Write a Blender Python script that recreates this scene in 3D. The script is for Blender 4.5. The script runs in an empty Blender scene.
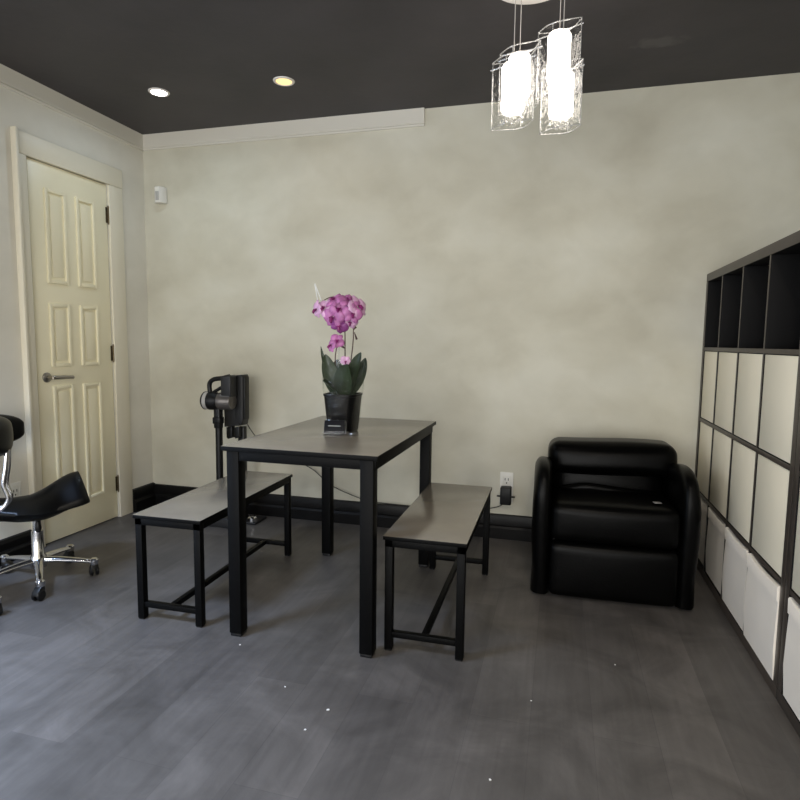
import bpy, bmesh, math, random
from mathutils import Vector, Matrix
random.seed(7)
C = bpy.context.scene.collection
PI = math.pi

# ------------------------------------------------------------------ materials
def lin(c):
    return tuple((v/255/12.92 if v/255 <= .04045 else ((v/255+.055)/1.055)**2.4) for v in c)
def mat(name, rgb, rough=.5, metal=0., spec=.5, coat=0., bump=0., bscale=200., var=0., vscale=6.):
    m = bpy.data.materials.new(name); m.use_nodes = True
    n = m.node_tree.nodes; l = m.node_tree.links
    b = n['Principled BSDF']; c = lin(rgb)
    b.inputs['Base Color'].default_value = (*c, 1); b.inputs['Roughness'].default_value = rough
    b.inputs['Metallic'].default_value = metal; b.inputs['Specular IOR Level'].default_value = spec
    b.inputs['Coat Weight'].default_value = coat
    tc = n.new('ShaderNodeTexCoord')
    if var:
        t = n.new('ShaderNodeTexNoise'); t.inputs['Scale'].default_value = vscale; t.inputs['Detail'].default_value = 6
        l.new(tc.outputs['Object'], t.inputs['Vector'])
        r = n.new('ShaderNodeValToRGB'); r.color_ramp.elements[0].position = .3; r.color_ramp.elements[1].position = .7
        r.color_ramp.elements[0].color = (*[v*(1-var) for v in c], 1); r.color_ramp.elements[1].color = (*[min(1, v*(1+var)) for v in c], 1)
        l.new(t.outputs['Fac'], r.inputs['Fac']); l.new(r.outputs['Color'], b.inputs['Base Color'])
    if bump:
        t = n.new('ShaderNodeTexNoise'); t.inputs['Scale'].default_value = bscale; t.inputs['Detail'].default_value = 4
        l.new(tc.outputs['Object'], t.inputs['Vector'])
        bp = n.new('ShaderNodeBump'); bp.inputs['Strength'].default_value = bump; bp.inputs['Distance'].default_value = .002
        l.new(t.outputs['Fac'], bp.inputs['Height']); l.new(bp.outputs['Normal'], b.inputs['Normal'])
    return m
def emis(name, rgb, s):
    m = bpy.data.materials.new(name); m.use_nodes = True; n = m.node_tree.nodes; l = m.node_tree.links
    n.remove(n['Principled BSDF']); e = n.new('ShaderNodeEmission')
    e.inputs['Color'].default_value = (*rgb, 1); e.inputs['Strength'].default_value = s
    l.new(e.outputs[0], n['Material Output'].inputs['Surface']); return m
def clear(name, tint=(1, 1, 1), refl=.12, rough=.05, milky=0., bscale=0., bump=.3):
    """thin clear sheet: transparent mixed with gloss by facing, optionally a little milky"""
    m = bpy.data.materials.new(name); m.use_nodes = True; n = m.node_tree.nodes; l = m.node_tree.links
    n.remove(n['Principled BSDF'])
    tr = n.new('ShaderNodeBsdfTransparent'); tr.inputs['Color'].default_value = (*tint, 1)
    gl = n.new('ShaderNodeBsdfGlossy'); gl.inputs['Roughness'].default_value = rough
    lw = n.new('ShaderNodeLayerWeight'); lw.inputs['Blend'].default_value = .35
    mp = n.new('ShaderNodeMapRange'); mp.inputs['To Min'].default_value = refl*.4; mp.inputs['To Max'].default_value = min(1, refl*4)
    mx = n.new('ShaderNodeMixShader'); l.new(lw.outputs['Facing'], mp.inputs['Value']); l.new(mp.outputs['Result'], mx.inputs['Fac'])
    l.new(tr.outputs[0], mx.inputs[1]); l.new(gl.outputs[0], mx.inputs[2]); out = mx
    if bscale:
        tc = n.new('ShaderNodeTexCoord'); v = n.new('ShaderNodeTexVoronoi'); v.inputs['Scale'].default_value = bscale
        l.new(tc.outputs['Object'], v.inputs['Vector'])
        bp = n.new('ShaderNodeBump'); bp.inputs['Strength'].default_value = bump; bp.inputs['Distance'].default_value = .01
        l.new(v.outputs['Distance'], bp.inputs['Height']); l.new(bp.outputs['Normal'], gl.inputs['Normal']); l.new(bp.outputs['Normal'], lw.inputs['Normal'])
    if milky:
        d = n.new('ShaderNodeBsdfDiffuse'); d.inputs['Color'].default_value = (.9, .9, .88, 1)
        m2 = n.new('ShaderNodeMixShader'); m2.inputs['Fac'].default_value = milky
        l.new(mx.outputs[0], m2.inputs[1]); l.new(d.outputs[0], m2.inputs[2]); out = m2
    l.new(out.outputs[0], n['Material Output'].inputs['Surface']); return m

def wall_material(name, ca, cb, cc, rough=.62):
    """hand-trowelled greige plaster: two layers of soft clouding and a faint trowel bump"""
    m = bpy.data.materials.new(name); m.use_nodes = True; n = m.node_tree.nodes; l = m.node_tree.links
    b = n['Principled BSDF']; b.inputs['Roughness'].default_value = rough; b.inputs['Specular IOR Level'].default_value = .35
    g = n.new('ShaderNodeNewGeometry')
    mp = n.new('ShaderNodeMapping'); mp.inputs['Scale'].default_value = (1, 1, 1.35); mp.inputs['Rotation'].default_value = (0, .5, 0)
    l.new(g.outputs['Position'], mp.inputs['Vector'])
    t = n.new('ShaderNodeTexNoise'); t.inputs['Scale'].default_value = 1.9; t.inputs['Detail'].default_value = 7; t.inputs['Distortion'].default_value = .25
    l.new(mp.outputs[0], t.inputs['Vector'])
    r = n.new('ShaderNodeValToRGB'); e = r.color_ramp.elements
    e[0].position = .32; e[0].color = (*lin(ca), 1); e[1].position = .68; e[1].color = (*lin(cc), 1)
    x = e.new(.5); x.color = (*lin(cb), 1)
    l.new(t.outputs['Fac'], r.inputs['Fac'])
    t2 = n.new('ShaderNodeTexNoise'); t2.inputs['Scale'].default_value = 5.5; t2.inputs['Detail'].default_value = 5; t2.inputs['Distortion'].default_value = .5
    l.new(mp.outputs[0], t2.inputs['Vector'])
    r2 = n.new('ShaderNodeValToRGB'); r2.color_ramp.elements[0].position = .35; r2.color_ramp.elements[1].position = .65
    r2.color_ramp.elements[0].color = (.91, .91, .90, 1); r2.color_ramp.elements[1].color = (1, 1, 1, 1)
    l.new(t2.outputs['Fac'], r2.inputs['Fac'])
    mx = n.new('ShaderNodeMix'); mx.data_type = 'RGBA'; mx.blend_type = 'MULTIPLY'; mx.inputs[0].default_value = .55
    l.new(r.outputs['Color'], mx.inputs[6]); l.new(r2.outputs['Color'], mx.inputs[7]); l.new(mx.outputs[2], b.inputs['Base Color'])
    bp = n.new('ShaderNodeBump'); bp.inputs['Strength'].default_value = .12; bp.inputs['Distance'].default_value = .004
    l.new(t2.outputs['Fac'], bp.inputs['Height']); l.new(bp.outputs['Normal'], b.inputs['Normal'])
    return m

def floor_material():
    m = bpy.data.materials.new('charcoal_plank'); m.use_nodes = True; n = m.node_tree.nodes; l = m.node_tree.links
    b = n['Principled BSDF']
    g = n.new('ShaderNodeNewGeometry')
    mp = n.new('ShaderNodeMapping'); mp.inputs['Rotation'].default_value = (0, 0, PI/2); mp.inputs['Location'].default_value = (.31, .07, 0)
    l.new(g.outputs['Position'], mp.inputs['Vector'])
    br = n.new('ShaderNodeTexBrick'); br.offset = .37; br.squash = 1
    br.inputs['Scale'].default_value = 1; br.inputs['Brick Width'].default_value = 1.22; br.inputs['Row Height'].default_value = .18
    br.inputs['Mortar Size'].default_value = .0012; br.inputs['Mortar Smooth'].default_value = .3; br.inputs['Bias'].default_value = 0
    br.inputs['Color1'].default_value = (*lin((98, 94, 91)), 1); br.inputs['Color2'].default_value = (*lin((114, 109, 105)), 1)
    br.inputs['Mortar'].default_value = (*lin((98, 94, 91)), 1)
    l.new(mp.outputs[0], br.inputs['Vector'])
    ms = n.new('ShaderNodeMapping'); ms.inputs['Scale'].default_value = (16, 1.2, 1); l.new(g.outputs['Position'], ms.inputs['Vector'])
    gr = n.new('ShaderNodeTexNoise'); gr.inputs['Scale'].default_value = 2.2; gr.inputs['Detail'].default_value = 8; gr.inputs['Distortion'].default_value = .6
    l.new(ms.outputs[0], gr.inputs['Vector'])
    rg = n.new('ShaderNodeValToRGB'); rg.color_ramp.elements[0].position = .3; rg.color_ramp.elements[1].position = .75
    rg.color_ramp.elements[0].color = (.76, .755, .75, 1); rg.color_ramp.elements[1].color = (1, 1, 1, 1)
    l.new(gr.outputs['Fac'], rg.inputs['Fac'])
    cl = n.new('ShaderNodeTexNoise'); cl.inputs['Scale'].default_value = 3.6; cl.inputs['Detail'].default_value = 9; cl.inputs['Roughness'].default_value = .62; cl.inputs['Distortion'].default_value = .8
    l.new(g.outputs['Position'], cl.inputs['Vector'])
    rc = n.new('ShaderNodeValToRGB'); rc.color_ramp.elements[0].position = .32; rc.color_ramp.elements[1].position = .7
    rc.color_ramp.elements[0].color = (.34, .34, .34, 1); rc.color_ramp.elements[1].color = (1, 1, 1, 1)
    l.new(cl.outputs['Fac'], rc.inputs['Fac'])
    m1 = n.new('ShaderNodeMix'); m1.data_type = 'RGBA'; m1.blend_type = 'MULTIPLY'; m1.inputs[0].default_value = .8
    l.new(br.outputs['Color'], m1.inputs[6]); l.new(rg.outputs['Color'], m1.inputs[7])
    m2 = n.new('ShaderNodeMix'); m2.data_type = 'RGBA'; m2.blend_type = 'MULTIPLY'; m2.inputs[0].default_value = .75
    l.new(m1.outputs[2], m2.inputs[6]); l.new(rc.outputs['Color'], m2.inputs[7])
    l.new(m2.outputs[2], b.inputs['Base Color'])
    rr = n.new('ShaderNodeMapRange'); rr.inputs['To Min'].default_value = .36; rr.inputs['To Max'].default_value = .56
    l.new(cl.outputs['Fac'], rr.inputs['Value']); l.new(rr.outputs[0], b.inputs['Roughness'])
    b.inputs['Specular IOR Level'].default_value = .4
    bp = n.new('ShaderNodeBump'); bp.inputs['Strength'].default_value = .15; bp.inputs['Distance'].default_value = .002
    l.new(gr.outputs['Fac'], bp.inputs['Height']); l.new(bp.outputs['Normal'], b.inputs['Normal'])
    return m

def ceiling_material():
    m = bpy.data.materials.new('charcoal_ceiling_paint'); m.use_nodes = True; n = m.node_tree.nodes; l = m.node_tree.links
    b = n['Principled BSDF']; b.inputs['Roughness'].default_value = .55; b.inputs['Specular IOR Level'].default_value = .4
    g = n.new('ShaderNodeNewGeometry')
    t = n.new('ShaderNodeTexNoise'); t.inputs['Scale'].default_value = 2.5; t.inputs['Detail'].default_value = 6
    l.new(g.outputs['Position'], t.inputs['Vector'])
    r = n.new('ShaderNodeValToRGB'); r.color_ramp.elements[0].position = .3; r.color_ramp.elements[1].position = .7
    r.color_ramp.elements[0].color = (*lin((53, 50, 53)), 1); r.color_ramp.elements[1].color = (*lin((67, 63, 66)), 1)
    l.new(t.outputs['Fac'], r.inputs['Fac'])
    # scuffed patch of old paint
    mp = n.new('ShaderNodeMapping'); mp.inputs['Location'].default_value = (-3.044, .471, -2.445); l.new(g.outputs['Position'], mp.inputs['Vector'])
    sc = n.new('ShaderNodeVectorMath'); sc.operation = 'MULTIPLY'; sc.inputs[1].default_value = (1/.11, 1/.05, 1); l.new(mp.outputs[0], sc.inputs[0])
    ln = n.new('ShaderNodeVectorMath'); ln.operation = 'LENGTH'; l.new(sc.outputs[0], ln.inputs[0])
    t2 = n.new('ShaderNodeTexNoise'); t2.inputs['Scale'].default_value = 22; t2.inputs['Detail'].default_value = 3; l.new(g.outputs['Position'], t2.inputs['Vector'])
    ad = n.new('ShaderNodeMath'); ad.operation = 'ADD'; l.new(ln.outputs['Value'], ad.inputs[0])
    ml = n.new('ShaderNodeMath'); ml.operation = 'MULTIPLY'; ml.inputs[1].default_value = 1.6; l.new(t2.outputs['Fac'], ml.inputs[0]); l.new(ml.outputs[0], ad.inputs[1])
    mr = n.new('ShaderNodeMapRange'); mr.inputs['From Min'].default_value = 1.9; mr.inputs['From Max'].default_value = 1.3
    mr.inputs['To Min'].default_value = 0; mr.inputs['To Max'].default_value = .75; l.new(ad.outputs[0], mr.inputs['Value'])
    mx = n.new('ShaderNodeMix'); mx.data_type = 'RGBA'; l.new(mr.outputs[0], mx.inputs[0]); l.new(r.outputs['Color'], mx.inputs[6])
    mx.inputs[7].default_value = (*lin((92, 88, 88)), 1); l.new(mx.outputs[2], b.inputs['Base Color'])
    bp = n.new('ShaderNodeBump'); bp.inputs['Strength'].default_value = .25; bp.inputs['Distance'].default_value = .003
    l.new(t2.outputs['Fac'], bp.inputs['Height']); l.new(bp.outputs['Normal'], b.inputs['Normal'])
    return m

M = dict(
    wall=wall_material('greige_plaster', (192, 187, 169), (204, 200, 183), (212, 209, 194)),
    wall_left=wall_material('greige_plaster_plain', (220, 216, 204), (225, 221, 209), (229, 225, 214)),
    floor=floor_material(), ceiling=ceiling_material(),
    crown=mat('crown_paint', (214, 210, 199), .5),
    casing=mat('casing_paint', (226, 219, 199), .45),
    cream=mat('cream_gloss_paint', (244, 236, 206), .38, var=.03, vscale=3),
    black_trim=mat('black_gloss_trim', (14, 13, 13), .38, spec=.18, bump=.1, bscale=60),
    gap=mat('dark_gap', (14, 13, 12), .9),
    chrome=mat('polished_chrome', (214, 214, 216), .14, 1.),
    nickel=mat('brushed_nickel', (168, 164, 158), .28, 1., var=.06, vscale=40),
    brass=mat('aged_hinge_metal', (110, 98, 78), .4, 1.),
    tabletop=mat('dark_laminate', (130, 122, 110), .18, spec=.8, bump=.08, bscale=300, var=.12, vscale=5),
    frame=mat('black_powder_coat', (4, 4, 4), .5, spec=.1, bump=.05, bscale=400),
    shelf=mat('black_brown_lit_edge', (66, 59, 53), .4, var=.1, vscale=9),
    shelf_shaded=mat('black_brown_shaded', (9, 8, 8), .7, spec=.2),  # shelf board tone darkened to paint in the shade of the cells
    inside=mat('black_back_board', (7, 7, 7), .8, spec=.2),
    door=mat('off_white_door', (238, 229, 206), .55, var=.03, vscale=4),
    bin=mat('white_bin_fabric', (240, 232, 220), .85, bump=.5, bscale=500, var=.03, vscale=7),
    leather=mat('black_leather', (3, 3, 3), .33, spec=.09, bump=.35, bscale=130),
    vinyl=mat('black_vinyl', (6, 6, 6), .36, spec=.22, bump=.1, bscale=200),
    plastic=mat('black_plastic', (12, 12, 13), .42, spec=.35),
    charcoal=mat('charcoal_plastic', (34, 34, 35), .45, spec=.35),
    grey_metal=mat('grey_metallic_plastic', (98, 94, 91), .36, .5),
    light_grey=mat('light_grey_plastic', (176, 174, 170), .4),
    white=mat('white_plastic', (226, 224, 216), .4),
    grey_tag=mat('grey_tag', (128, 126, 124), .5),
    card=mat('dark_card', (10, 10, 15), .5, spec=.15),
    tag=mat('white_tag', (214, 214, 210), .5),
    pot=mat('black_pot', (4, 4, 5), .3, spec=.15),
    soil=mat('dark_bark', (30, 24, 20), .9, bump=1, bscale=60),
    leaf=mat('orchid_leaf_green', (40, 52, 34), .34, spec=.35, var=.35, vscale=14),
    stem=mat('dark_stem', (74, 52, 48), .5, var=.2, vscale=30),
    petal=mat('magenta_petal', (176, 106, 160), .5, var=.22, vscale=38),
    petal_deep=mat('deep_petal', (128, 58, 122), .5, var=.25, vscale=38),
    petal_pale=mat('pale_pink_petal', (208, 162, 198), .5, var=.22, vscale=38),
    lip=mat('deep_magenta_lip', (122, 30, 96), .4, var=.2, vscale=60),
    wrap=clear('cellophane', (.97, .98, .96), .02, .12, .008, 40, .8),
    acrylic=clear('clear_acrylic', (.95, .96, .98), .05, .05, .008),
    pane=clear('window_glass', (.96, .98, 1), .06, .02),
    glass=clear('bubbled_glass', (.96, .96, .96), .05, .1, .0, 55, .5),
    rim=clear('glass_edge', (.9, .9, .9), .2, .2, .16),
    crystal=clear('crystal', (.9, .9, .88), .2, .05, .03, 120, .9),
    glow=emis('lamp_core', (1, .92, .82), 7),
    cool=emis('cool_downlight', (.95, .97, 1), 14),
    warm=emis('warm_downlight', (1, .66, .27), 1.6),
    canopy=mat('white_enamel', (232, 226, 220), .35),
    cable=mat('pendant_cable', (188, 182, 176), .4),
    fleck=mat('white_fleck', (226, 224, 220), .7),
)

M['tabletop'].node_tree.nodes['Principled BSDF'].inputs['IOR'].default_value = 1.95      # glossy lacquered laminate

# ------------------------------------------------------------------ mesh helpers
class MB:
    def __init__(s): s.bm = bmesh.new()
    def box(s, x0, x1, y0, y1, z0, z1, bev=0., seg=2, rot=None, org=None):
        r = bmesh.ops.create_cube(s.bm, size=1); v = r['verts']
        cx, cy, cz = (x0+x1)/2, (y0+y1)/2, (z0+z1)/2
        for p in v: p.co = Vector((cx+p.co.x*(x1-x0), cy+p.co.y*(y1-y0), cz+p.co.z*(z1-z0)))
        fin = v
        if bev:
            es = list({e for p in v for e in p.link_edges})
            rr = bmesh.ops.bevel(s.bm, geom=es, offset=bev, segments=seg, affect='EDGES', profile=.5)
            fin = list({p for f in rr['faces'] for p in f.verts} | {p for p in v if p.is_valid})
        if rot is not None:
            o = Vector(org) if org else Vector((cx, cy, cz))
            for p in fin: p.co = rot @ (p.co-o) + o
        return s
    def rings(s, rs, cap=True, closed=True):
        """loft a list of point rings"""
        vs = [[s.bm.verts.new(p) for p in r] for r in rs]; n = len(rs[0])
        for a, b in zip(vs, vs[1:]):
            for i in range(n if closed else n-1):
                j = (i+1) % n; s.bm.faces.new((a[i], a[j], b[j], b[i]))
        if cap and closed:
            s.bm.faces.new(list(reversed(vs[0]))); s.bm.faces.new(vs[-1])
        return s
    def tube(s, pts, r, n=10, cap=True):
        pts = [Vector(p) for p in pts]; rs = []
        rad = r if isinstance(r, (list, tuple)) else [r]*len(pts)
        prev = None
        for i, p in enumerate(pts):
            d = (pts[min(i+1, len(pts)-1)]-pts[max(i-1, 0)]).normalized()
            if prev is None:
                a = Vector((0, 0, 1)) if abs(d.z) < .9 else Vector((1, 0, 0)); u = d.cross(a).normalized()
            else:
                u = (prev-d*prev.dot(d)).normalized()
            prev = u; w = d.cross(u)
            rs.append([p+(u*math.cos(k*2*PI/n)+w*math.sin(k*2*PI/n))*rad[i] for k in range(n)])
        return s.rings(rs, cap)
    def lathe(s, prof, o=(0, 0, 0), n=32, axis='z'):
        rs = []
        for r, z in prof:
            ring = []
            for k in range(n):
                a = 2*PI*k/n; x, y = max(r, 1e-4)*math.cos(a), max(r, 1e-4)*math.sin(a)
                p = {'z': (x, y, z), 'x': (z, x, y), 'y': (y, z, x)}[axis]
                ring.append(Vector(o)+Vector(p))
            rs.append(ring)
        return s.rings(rs)
    def prism(s, poly, a, b, axis='x', bev=0., seg=2):
        """extrude a 2-D outline from a to b along an axis"""
        def P(u, v, t): return {'x': (t, u, v), 'y': (u, t, v), 'z': (u, v, t)}[axis]
        v0 = [s.bm.verts.new(P(u, v, a)) for u, v in poly]; v1 = [s.bm.verts.new(P(u, v, b)) for u, v in poly]; n = len(poly)
        fs = [s.bm.faces.new(list(reversed(v0))), s.bm.faces.new(v1)]
        for i in range(n): fs.append(s.bm.faces.new((v0[i], v0[(i+1) % n], v1[(i+1) % n], v1[i])))
        if bev:
            es = list(set(fs[0].edges) | set(fs[1].edges))
            bmesh.ops.bevel(s.bm, geom=es, offset=bev, segments=seg, affect='EDGES', profile=.5)
        return s
    def cushion(s, c, h, r, puff=(0, 0, 0), n=14, fn=None):
        """rounded, puffed box: centre c, half sizes h, corner radius r"""
        c = Vector(c); h = Vector(h); st = bmesh.new()
        bmesh.ops.create_cube(st, size=2)
        bmesh.ops.subdivide_edges(st, edges=st.edges[:], cuts=n, use_grid_fill=True)
        mp = {}
        for v in st.verts:
            q = v.co.copy()
            core = Vector([max(-(h[i]-r), min(h[i]-r, math.sin(q[i]*PI/2)*h[i])) for i in range(3)])
            full = Vector([math.sin(q[i]*PI/2)*h[i] if abs(q[i]) < .999 else q[i]*h[i] for i in range(3)])
            d = full-core; p = core+(d.normalized()*r if d.length > 1e-6 else Vector())
            for i in range(3):
                j, k = (i+1) % 3, (i+2) % 3
                if puff[i]:
                    w = (1-(p[j]/h[j])**2)*(1-(p[k]/h[k])**2)
                    p[i] += puff[i]*max(0, w)**.8*(p[i]/h[i])
            if fn: p = fn(p)
            mp[v.index] = s.bm.verts.new(c+p)
        for f in st.faces: s.bm.faces.new([mp[v.index] for v in f.verts])
        st.free(); return s
    def build(s, name, m, parent=None, loc=(0, 0, 0), sharp=38, flat=False):
        bmesh.ops.recalc_face_normals(s.bm, faces=s.bm.faces[:])
        me = bpy.data.meshes.new(name); s.bm.to_mesh(me); s.bm.free()
        for p in me.polygons: p.use_smooth = not flat
        if not flat: me.set_sharp_from_angle(angle=math.radians(sharp))
        me.materials.append(m)
        o = bpy.data.objects.new(name, me); C.objects.link(o); o.location = loc
        if parent: o.parent = parent
        return o
def lit_edges(o):
    """light painted in: room-facing edges a lit tone, other faces a shaded one"""
    o.data.materials.append(M['shelf_shaded'])
    for p in o.data.polygons: p.material_index = 0 if p.normal.x < -.7 else 1
    return o
def black_edged(o):
    """laminate on the upper face, black edge strip round the sides"""
    o.data.materials.append(M['frame'])
    for p in o.data.polygons: p.material_index = 0 if p.normal.z > .8 else 1
    return o
def thing(name, label, cat, loc=(0, 0, 0), rz=0, group=None):
    o = bpy.data.objects.new(name, None); C.objects.link(o); o.location = loc; o.rotation_euler = (0, 0, rz); o.empty_display_size = .05
    return tag(o, label, cat, group)
def tag(o, label, cat, group=None):
    o['label'] = label; o['category'] = cat
    if group: o['group'] = group
    return o
def struct(o): o['kind'] = 'structure'; return o
def copy_thing(src, loc, rz, label):
    def cp(o, par):
        c = o.copy(); C.objects.link(c)
        if par: c.parent = par
        for ch in [x for x in list(bpy.data.objects) if x.parent == o]: cp(ch, c)
        return c
    c = cp(src, None); c.location = loc; c.rotation_euler = (0, 0, rz); c['label'] = label; return c
def RZ(a): return Matrix.Rotation(a, 3, 'Z')
def smooth(t): t = max(0, min(1, t)); return t*t*(3-2*t)
def catmull(pts, n=8):
    pts = [Vector(p) for p in pts]; out = []
    for i in range(len(pts)-1):
        p0, p1, p2, p3 = pts[max(i-1, 0)], pts[i], pts[i+1], pts[min(i+2, len(pts)-1)]
        for k in range(n):
            t = k/n; out.append(.5*((2*p1)+(-p0+p2)*t+(2*p0-5*p1+4*p2-p3)*t*t+(-p0+3*p1-3*p2+p3)*t**3))
    return out+[pts[-1]]

# ------------------------------------------------------------------ room shell
H = 2.445; XR = 3.86; YF = -5.2
W0, W1, WZ0, WZ1 = .15, 3.50, .12, 2.20       # unseen window behind the camera, widened to carry fill light
struct(MB().box(-.2, XR+.2, YF-.2, .2, -.12, 0).build('floor', M['floor']))
struct(MB().box(-.2, XR+.2, YF-.2, .2, H, H+.12).build('ceiling', M['ceiling']))
struct(MB().box(-.2, XR+.2, 0, .15, 0, H).build('wall_back', M['wall']))
D1, D2, DZ = -.878, -.335, 2.052              # door opening on the left wall
V0, V1, VZ0, VZ1 = -3.55, -2.0, .10, 2.10  # unseen side window, added to light the shelf fronts and floor
b = MB(); b.box(-.15, 0, YF-.2, V0, 0, H); b.box(-.15, 0, V1, D1-.006, 0, H); b.box(-.15, 0, V0, V1, 0, VZ0); b.box(-.15, 0, V0, V1, VZ1, H); b.box(-.15, 0, D2+.004, 0, 0, H); b.box(-.15, 0, D1-.006, D2+.004, DZ+.006, H); b.box(-.15, -.045, D1-.006, D2+.004, 0, DZ+.006)
struct(b.build('wall_left', M['wall_left']))
struct(MB().box(XR, XR+.15, YF-.2, 0, 0, H).build('wall_right', M['wall']))
b = MB(); b.box(0, W0, YF-.15, YF, 0, H); b.box(W1, XR, YF-.15, YF, 0, H); b.box(W0, W1, YF-.15, YF, 0, WZ0); b.box(W0, W1, YF-.15, YF, WZ1, H)
struct(b.build('wall_front', M['wall_left']))
b = MB()
for (x0, x1, z0, z1) in ((W0, W0+.05, WZ0, WZ1), (W1-.05, W1, WZ0, WZ1), (1.25, 1.30, WZ0, WZ1), (2.35, 2.40, WZ0, WZ1), (W0, W1, WZ0, WZ0+.05), (W0, W1, WZ1-.05, WZ1)):
    b.box(x0, x1, YF-.11, YF-.04, z0, z1, .004)
w = struct(b.build('fill_window_front', M['black_trim']))
MB().box(W0+.02, W1-.02, YF-.078, YF-.072, WZ0+.02, WZ1-.02).build('pane', M['pane'], w)

b = MB()
for (y0, y1, z0, z1) in ((V0, V0+.05, VZ0, VZ1), (V1-.05, V1, VZ0, VZ1), (-2.80, -2.75, VZ0, VZ1), (V0, V1, VZ0, VZ0+.05), (V0, V1, VZ1-.05, VZ1)):
    b.box(-.11, -.04, y0, y1, z0, z1, .004)
w = struct(b.build('fill_window_side', M['black_trim']))
MB().box(-.078, -.072, V0+.02, V1-.02, VZ0+.02, VZ1-.02).build('pane', M['pane'], w)

# crown moulding: a flat board with a bead below, stops part-way along the back wall
crown = [(0, -.096), (.010, -.096), (.014, -.088), (.010, -.080), (.013, -.076), (.015, -.02), (.018, 0), (0, 0)]
b = MB(); b.prism([(x, H+z) for x, z in crown], YF, 0, 'y'); struct(b.build('trim_1', M['crown'], sharp=25))
b = MB(); b.prism([(-x, H+z) for x, z in crown], .0, 1.885, 'x'); struct(b.build('trim_2', M['crown'], sharp=25))
# baseboards, two-stepped
base = [(0, 0), (.032, 0), (.032, .062), (.026, .074), (.018, .078), (.018, .118), (.012, .136), (0, .140)]
b = MB(); b.prism([(-x, z) for x, z in base], 0, 3.385, 'x'); struct(b.build('baseboard_back', M['black_trim'], sharp=25))
bl = [(x*1.25, z*1.06) for x, z in base]
b = MB(); b.prism(bl, -.218, 0, 'y'); b.prism([(x, z*.80) for x, z in bl], V1+.01, -.972, 'y'); struct(b.build('baseboard_left', M['black_trim'], sharp=25))
b = MB(); b.prism([(XR-x, z) for x, z in base], YF, 0, 'y'); struct(b.build('baseboard_right', M['black_trim'], sharp=25))

# door casing
b = MB()
def casing(y0, y1, z0, z1, t=.034): b.box(0, t, y0, y1, z0, z1, .004)
casing(-.958, D1-.020, 0, DZ+.002, .020); casing(D2+.004, -.218, 0, DZ+.002, .016); casing(-.958, -.218, DZ+.002, 2.165, .020); b.box(0, .036, -.970, -.953, 0, 2.172, .004)
struct(b.build('trim_3', M['casing']))

# six-panel door
def panel_door():
    b = MB(); XF = -.002
    b.box(-.032, XF, D1, D2, .006, DZ, .002)
    cols = [(-.787, -.648), (-.578, -.440)]; rows = [(1.425, 1.925), (.972, 1.318), (.182, .868)]
    for y0, y1 in cols:
        for z0, z1 in rows:
            m = .019
            # raised bolection moulding: outer bead, inner slope, fielded centre
            for (a0, a1, c0, c1) in ((y0, y0+m, z0, z1), (y1-m, y1, z0, z1), (y0+m, y1-m, z0, z0+m), (y0+m, y1-m, z1-m, z1)):
                b.box(XF-.003, XF+.011, a0, a1, c0, c1, .0035, 2)
            b.box(XF-.003, XF+.005, y0+.034, y1-.034, z0+.034, z1-.034, .0035, 2)
    return b.build('door_1', M['cream'])
door = struct(panel_door())
b = MB(); b.lathe([(.0, 0), (.027, 0), (.027, .006), (.022, .011), (.011, .013), (.010, .05), (0, .05)], (-.002, -.822, .917), 28, 'x')
b.tube(catmull([(.046, -.822, .917), (.052, -.800, .917), (.052, -.752, .916), (.050, -.694, .913)], 6), [.011]*12+[.0105]*6+[.009], 12)
b.build('door_handle', M['nickel'], door)
for z in (1.873, 1.04, .218):
    b = MB(); b.tube([(.006, D2+.002, z-.048), (.006, D2+.002, z+.048)], .0055, 12)
    b.tube([(.006, D2+.002, z+.048), (.006, D2+.002, z+.056)], [.005, .003], 10); b.tube([(.006, D2+.002, z-.056), (.006, D2+.002, z-.048)], [.003, .005], 10)
    b.box(-.004, .0005, D2-.012, D2, z-.046, z+.046, .001)
    b.build('hinge', M['brass'], door)

# ------------------------------------------------------------------ ceiling lights
def downlight(x, y, m, label):
    t = thing('recessed_downlight', label, 'downlight', (x, y, H), 0, 'recessed ceiling downlights')
    MB().lathe([(.040, .004), (.040, -.002), (.043, -.0055), (.052, -.0045), (.055, 0), (.055, .004)], (0, 0, 0), 36).build('trim_ring', M['canopy'], t)
    MB().lathe([(0, -.0035), (.039, -.0035), (.041, 0), (0, 0)], (0, 0, 0), 36).build('lens', m, t)
    return t
downlight(.554, -.553, M['cool'], 'small round cool white ceiling downlight, the one nearer the door')
downlight(1.267, -.514, M['warm'], 'small round amber ceiling downlight, the one nearer the pendant lamp')

# pendant lamp: round plate, four cables, four glass shades round glowing cores
def shade_outline(k=1.0):
    """plan of one shade: a parallelogram with softened corners"""
    P = [Vector((x*k, y*k, 0)) for x, y in ((-.082, .032), (-.030, -.034), (.080, -.046), (.036, .046))]; out = []
    for i in range(4):
        a, p, c = P[i-1], P[i], P[(i+1) % 4]; q = (.12, .42, .12, .42)[i]
        p0, p1 = p.lerp(a, q), p.lerp(c, q)
        for t in range(7):
            u = t/6; w = p0*(1-u)**2+p*2*u*(1-u)+p1*u*u; out.append((w.x, w.y))
    return out
PX, PY = 2.529, -1.10
pend = thing('pendant_lamp', 'glowing ceiling pendant of four clear bubbled glass shades on thin cables', 'pendant light', (PX, PY, H))
MB().lathe([(0, -.032), (.140, -.032), (.149, -.028), (.151, -.02), (.151, 0), (0, 0)], (0, 0, 0), 56).build('canopy', M['canopy'], pend)
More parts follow.
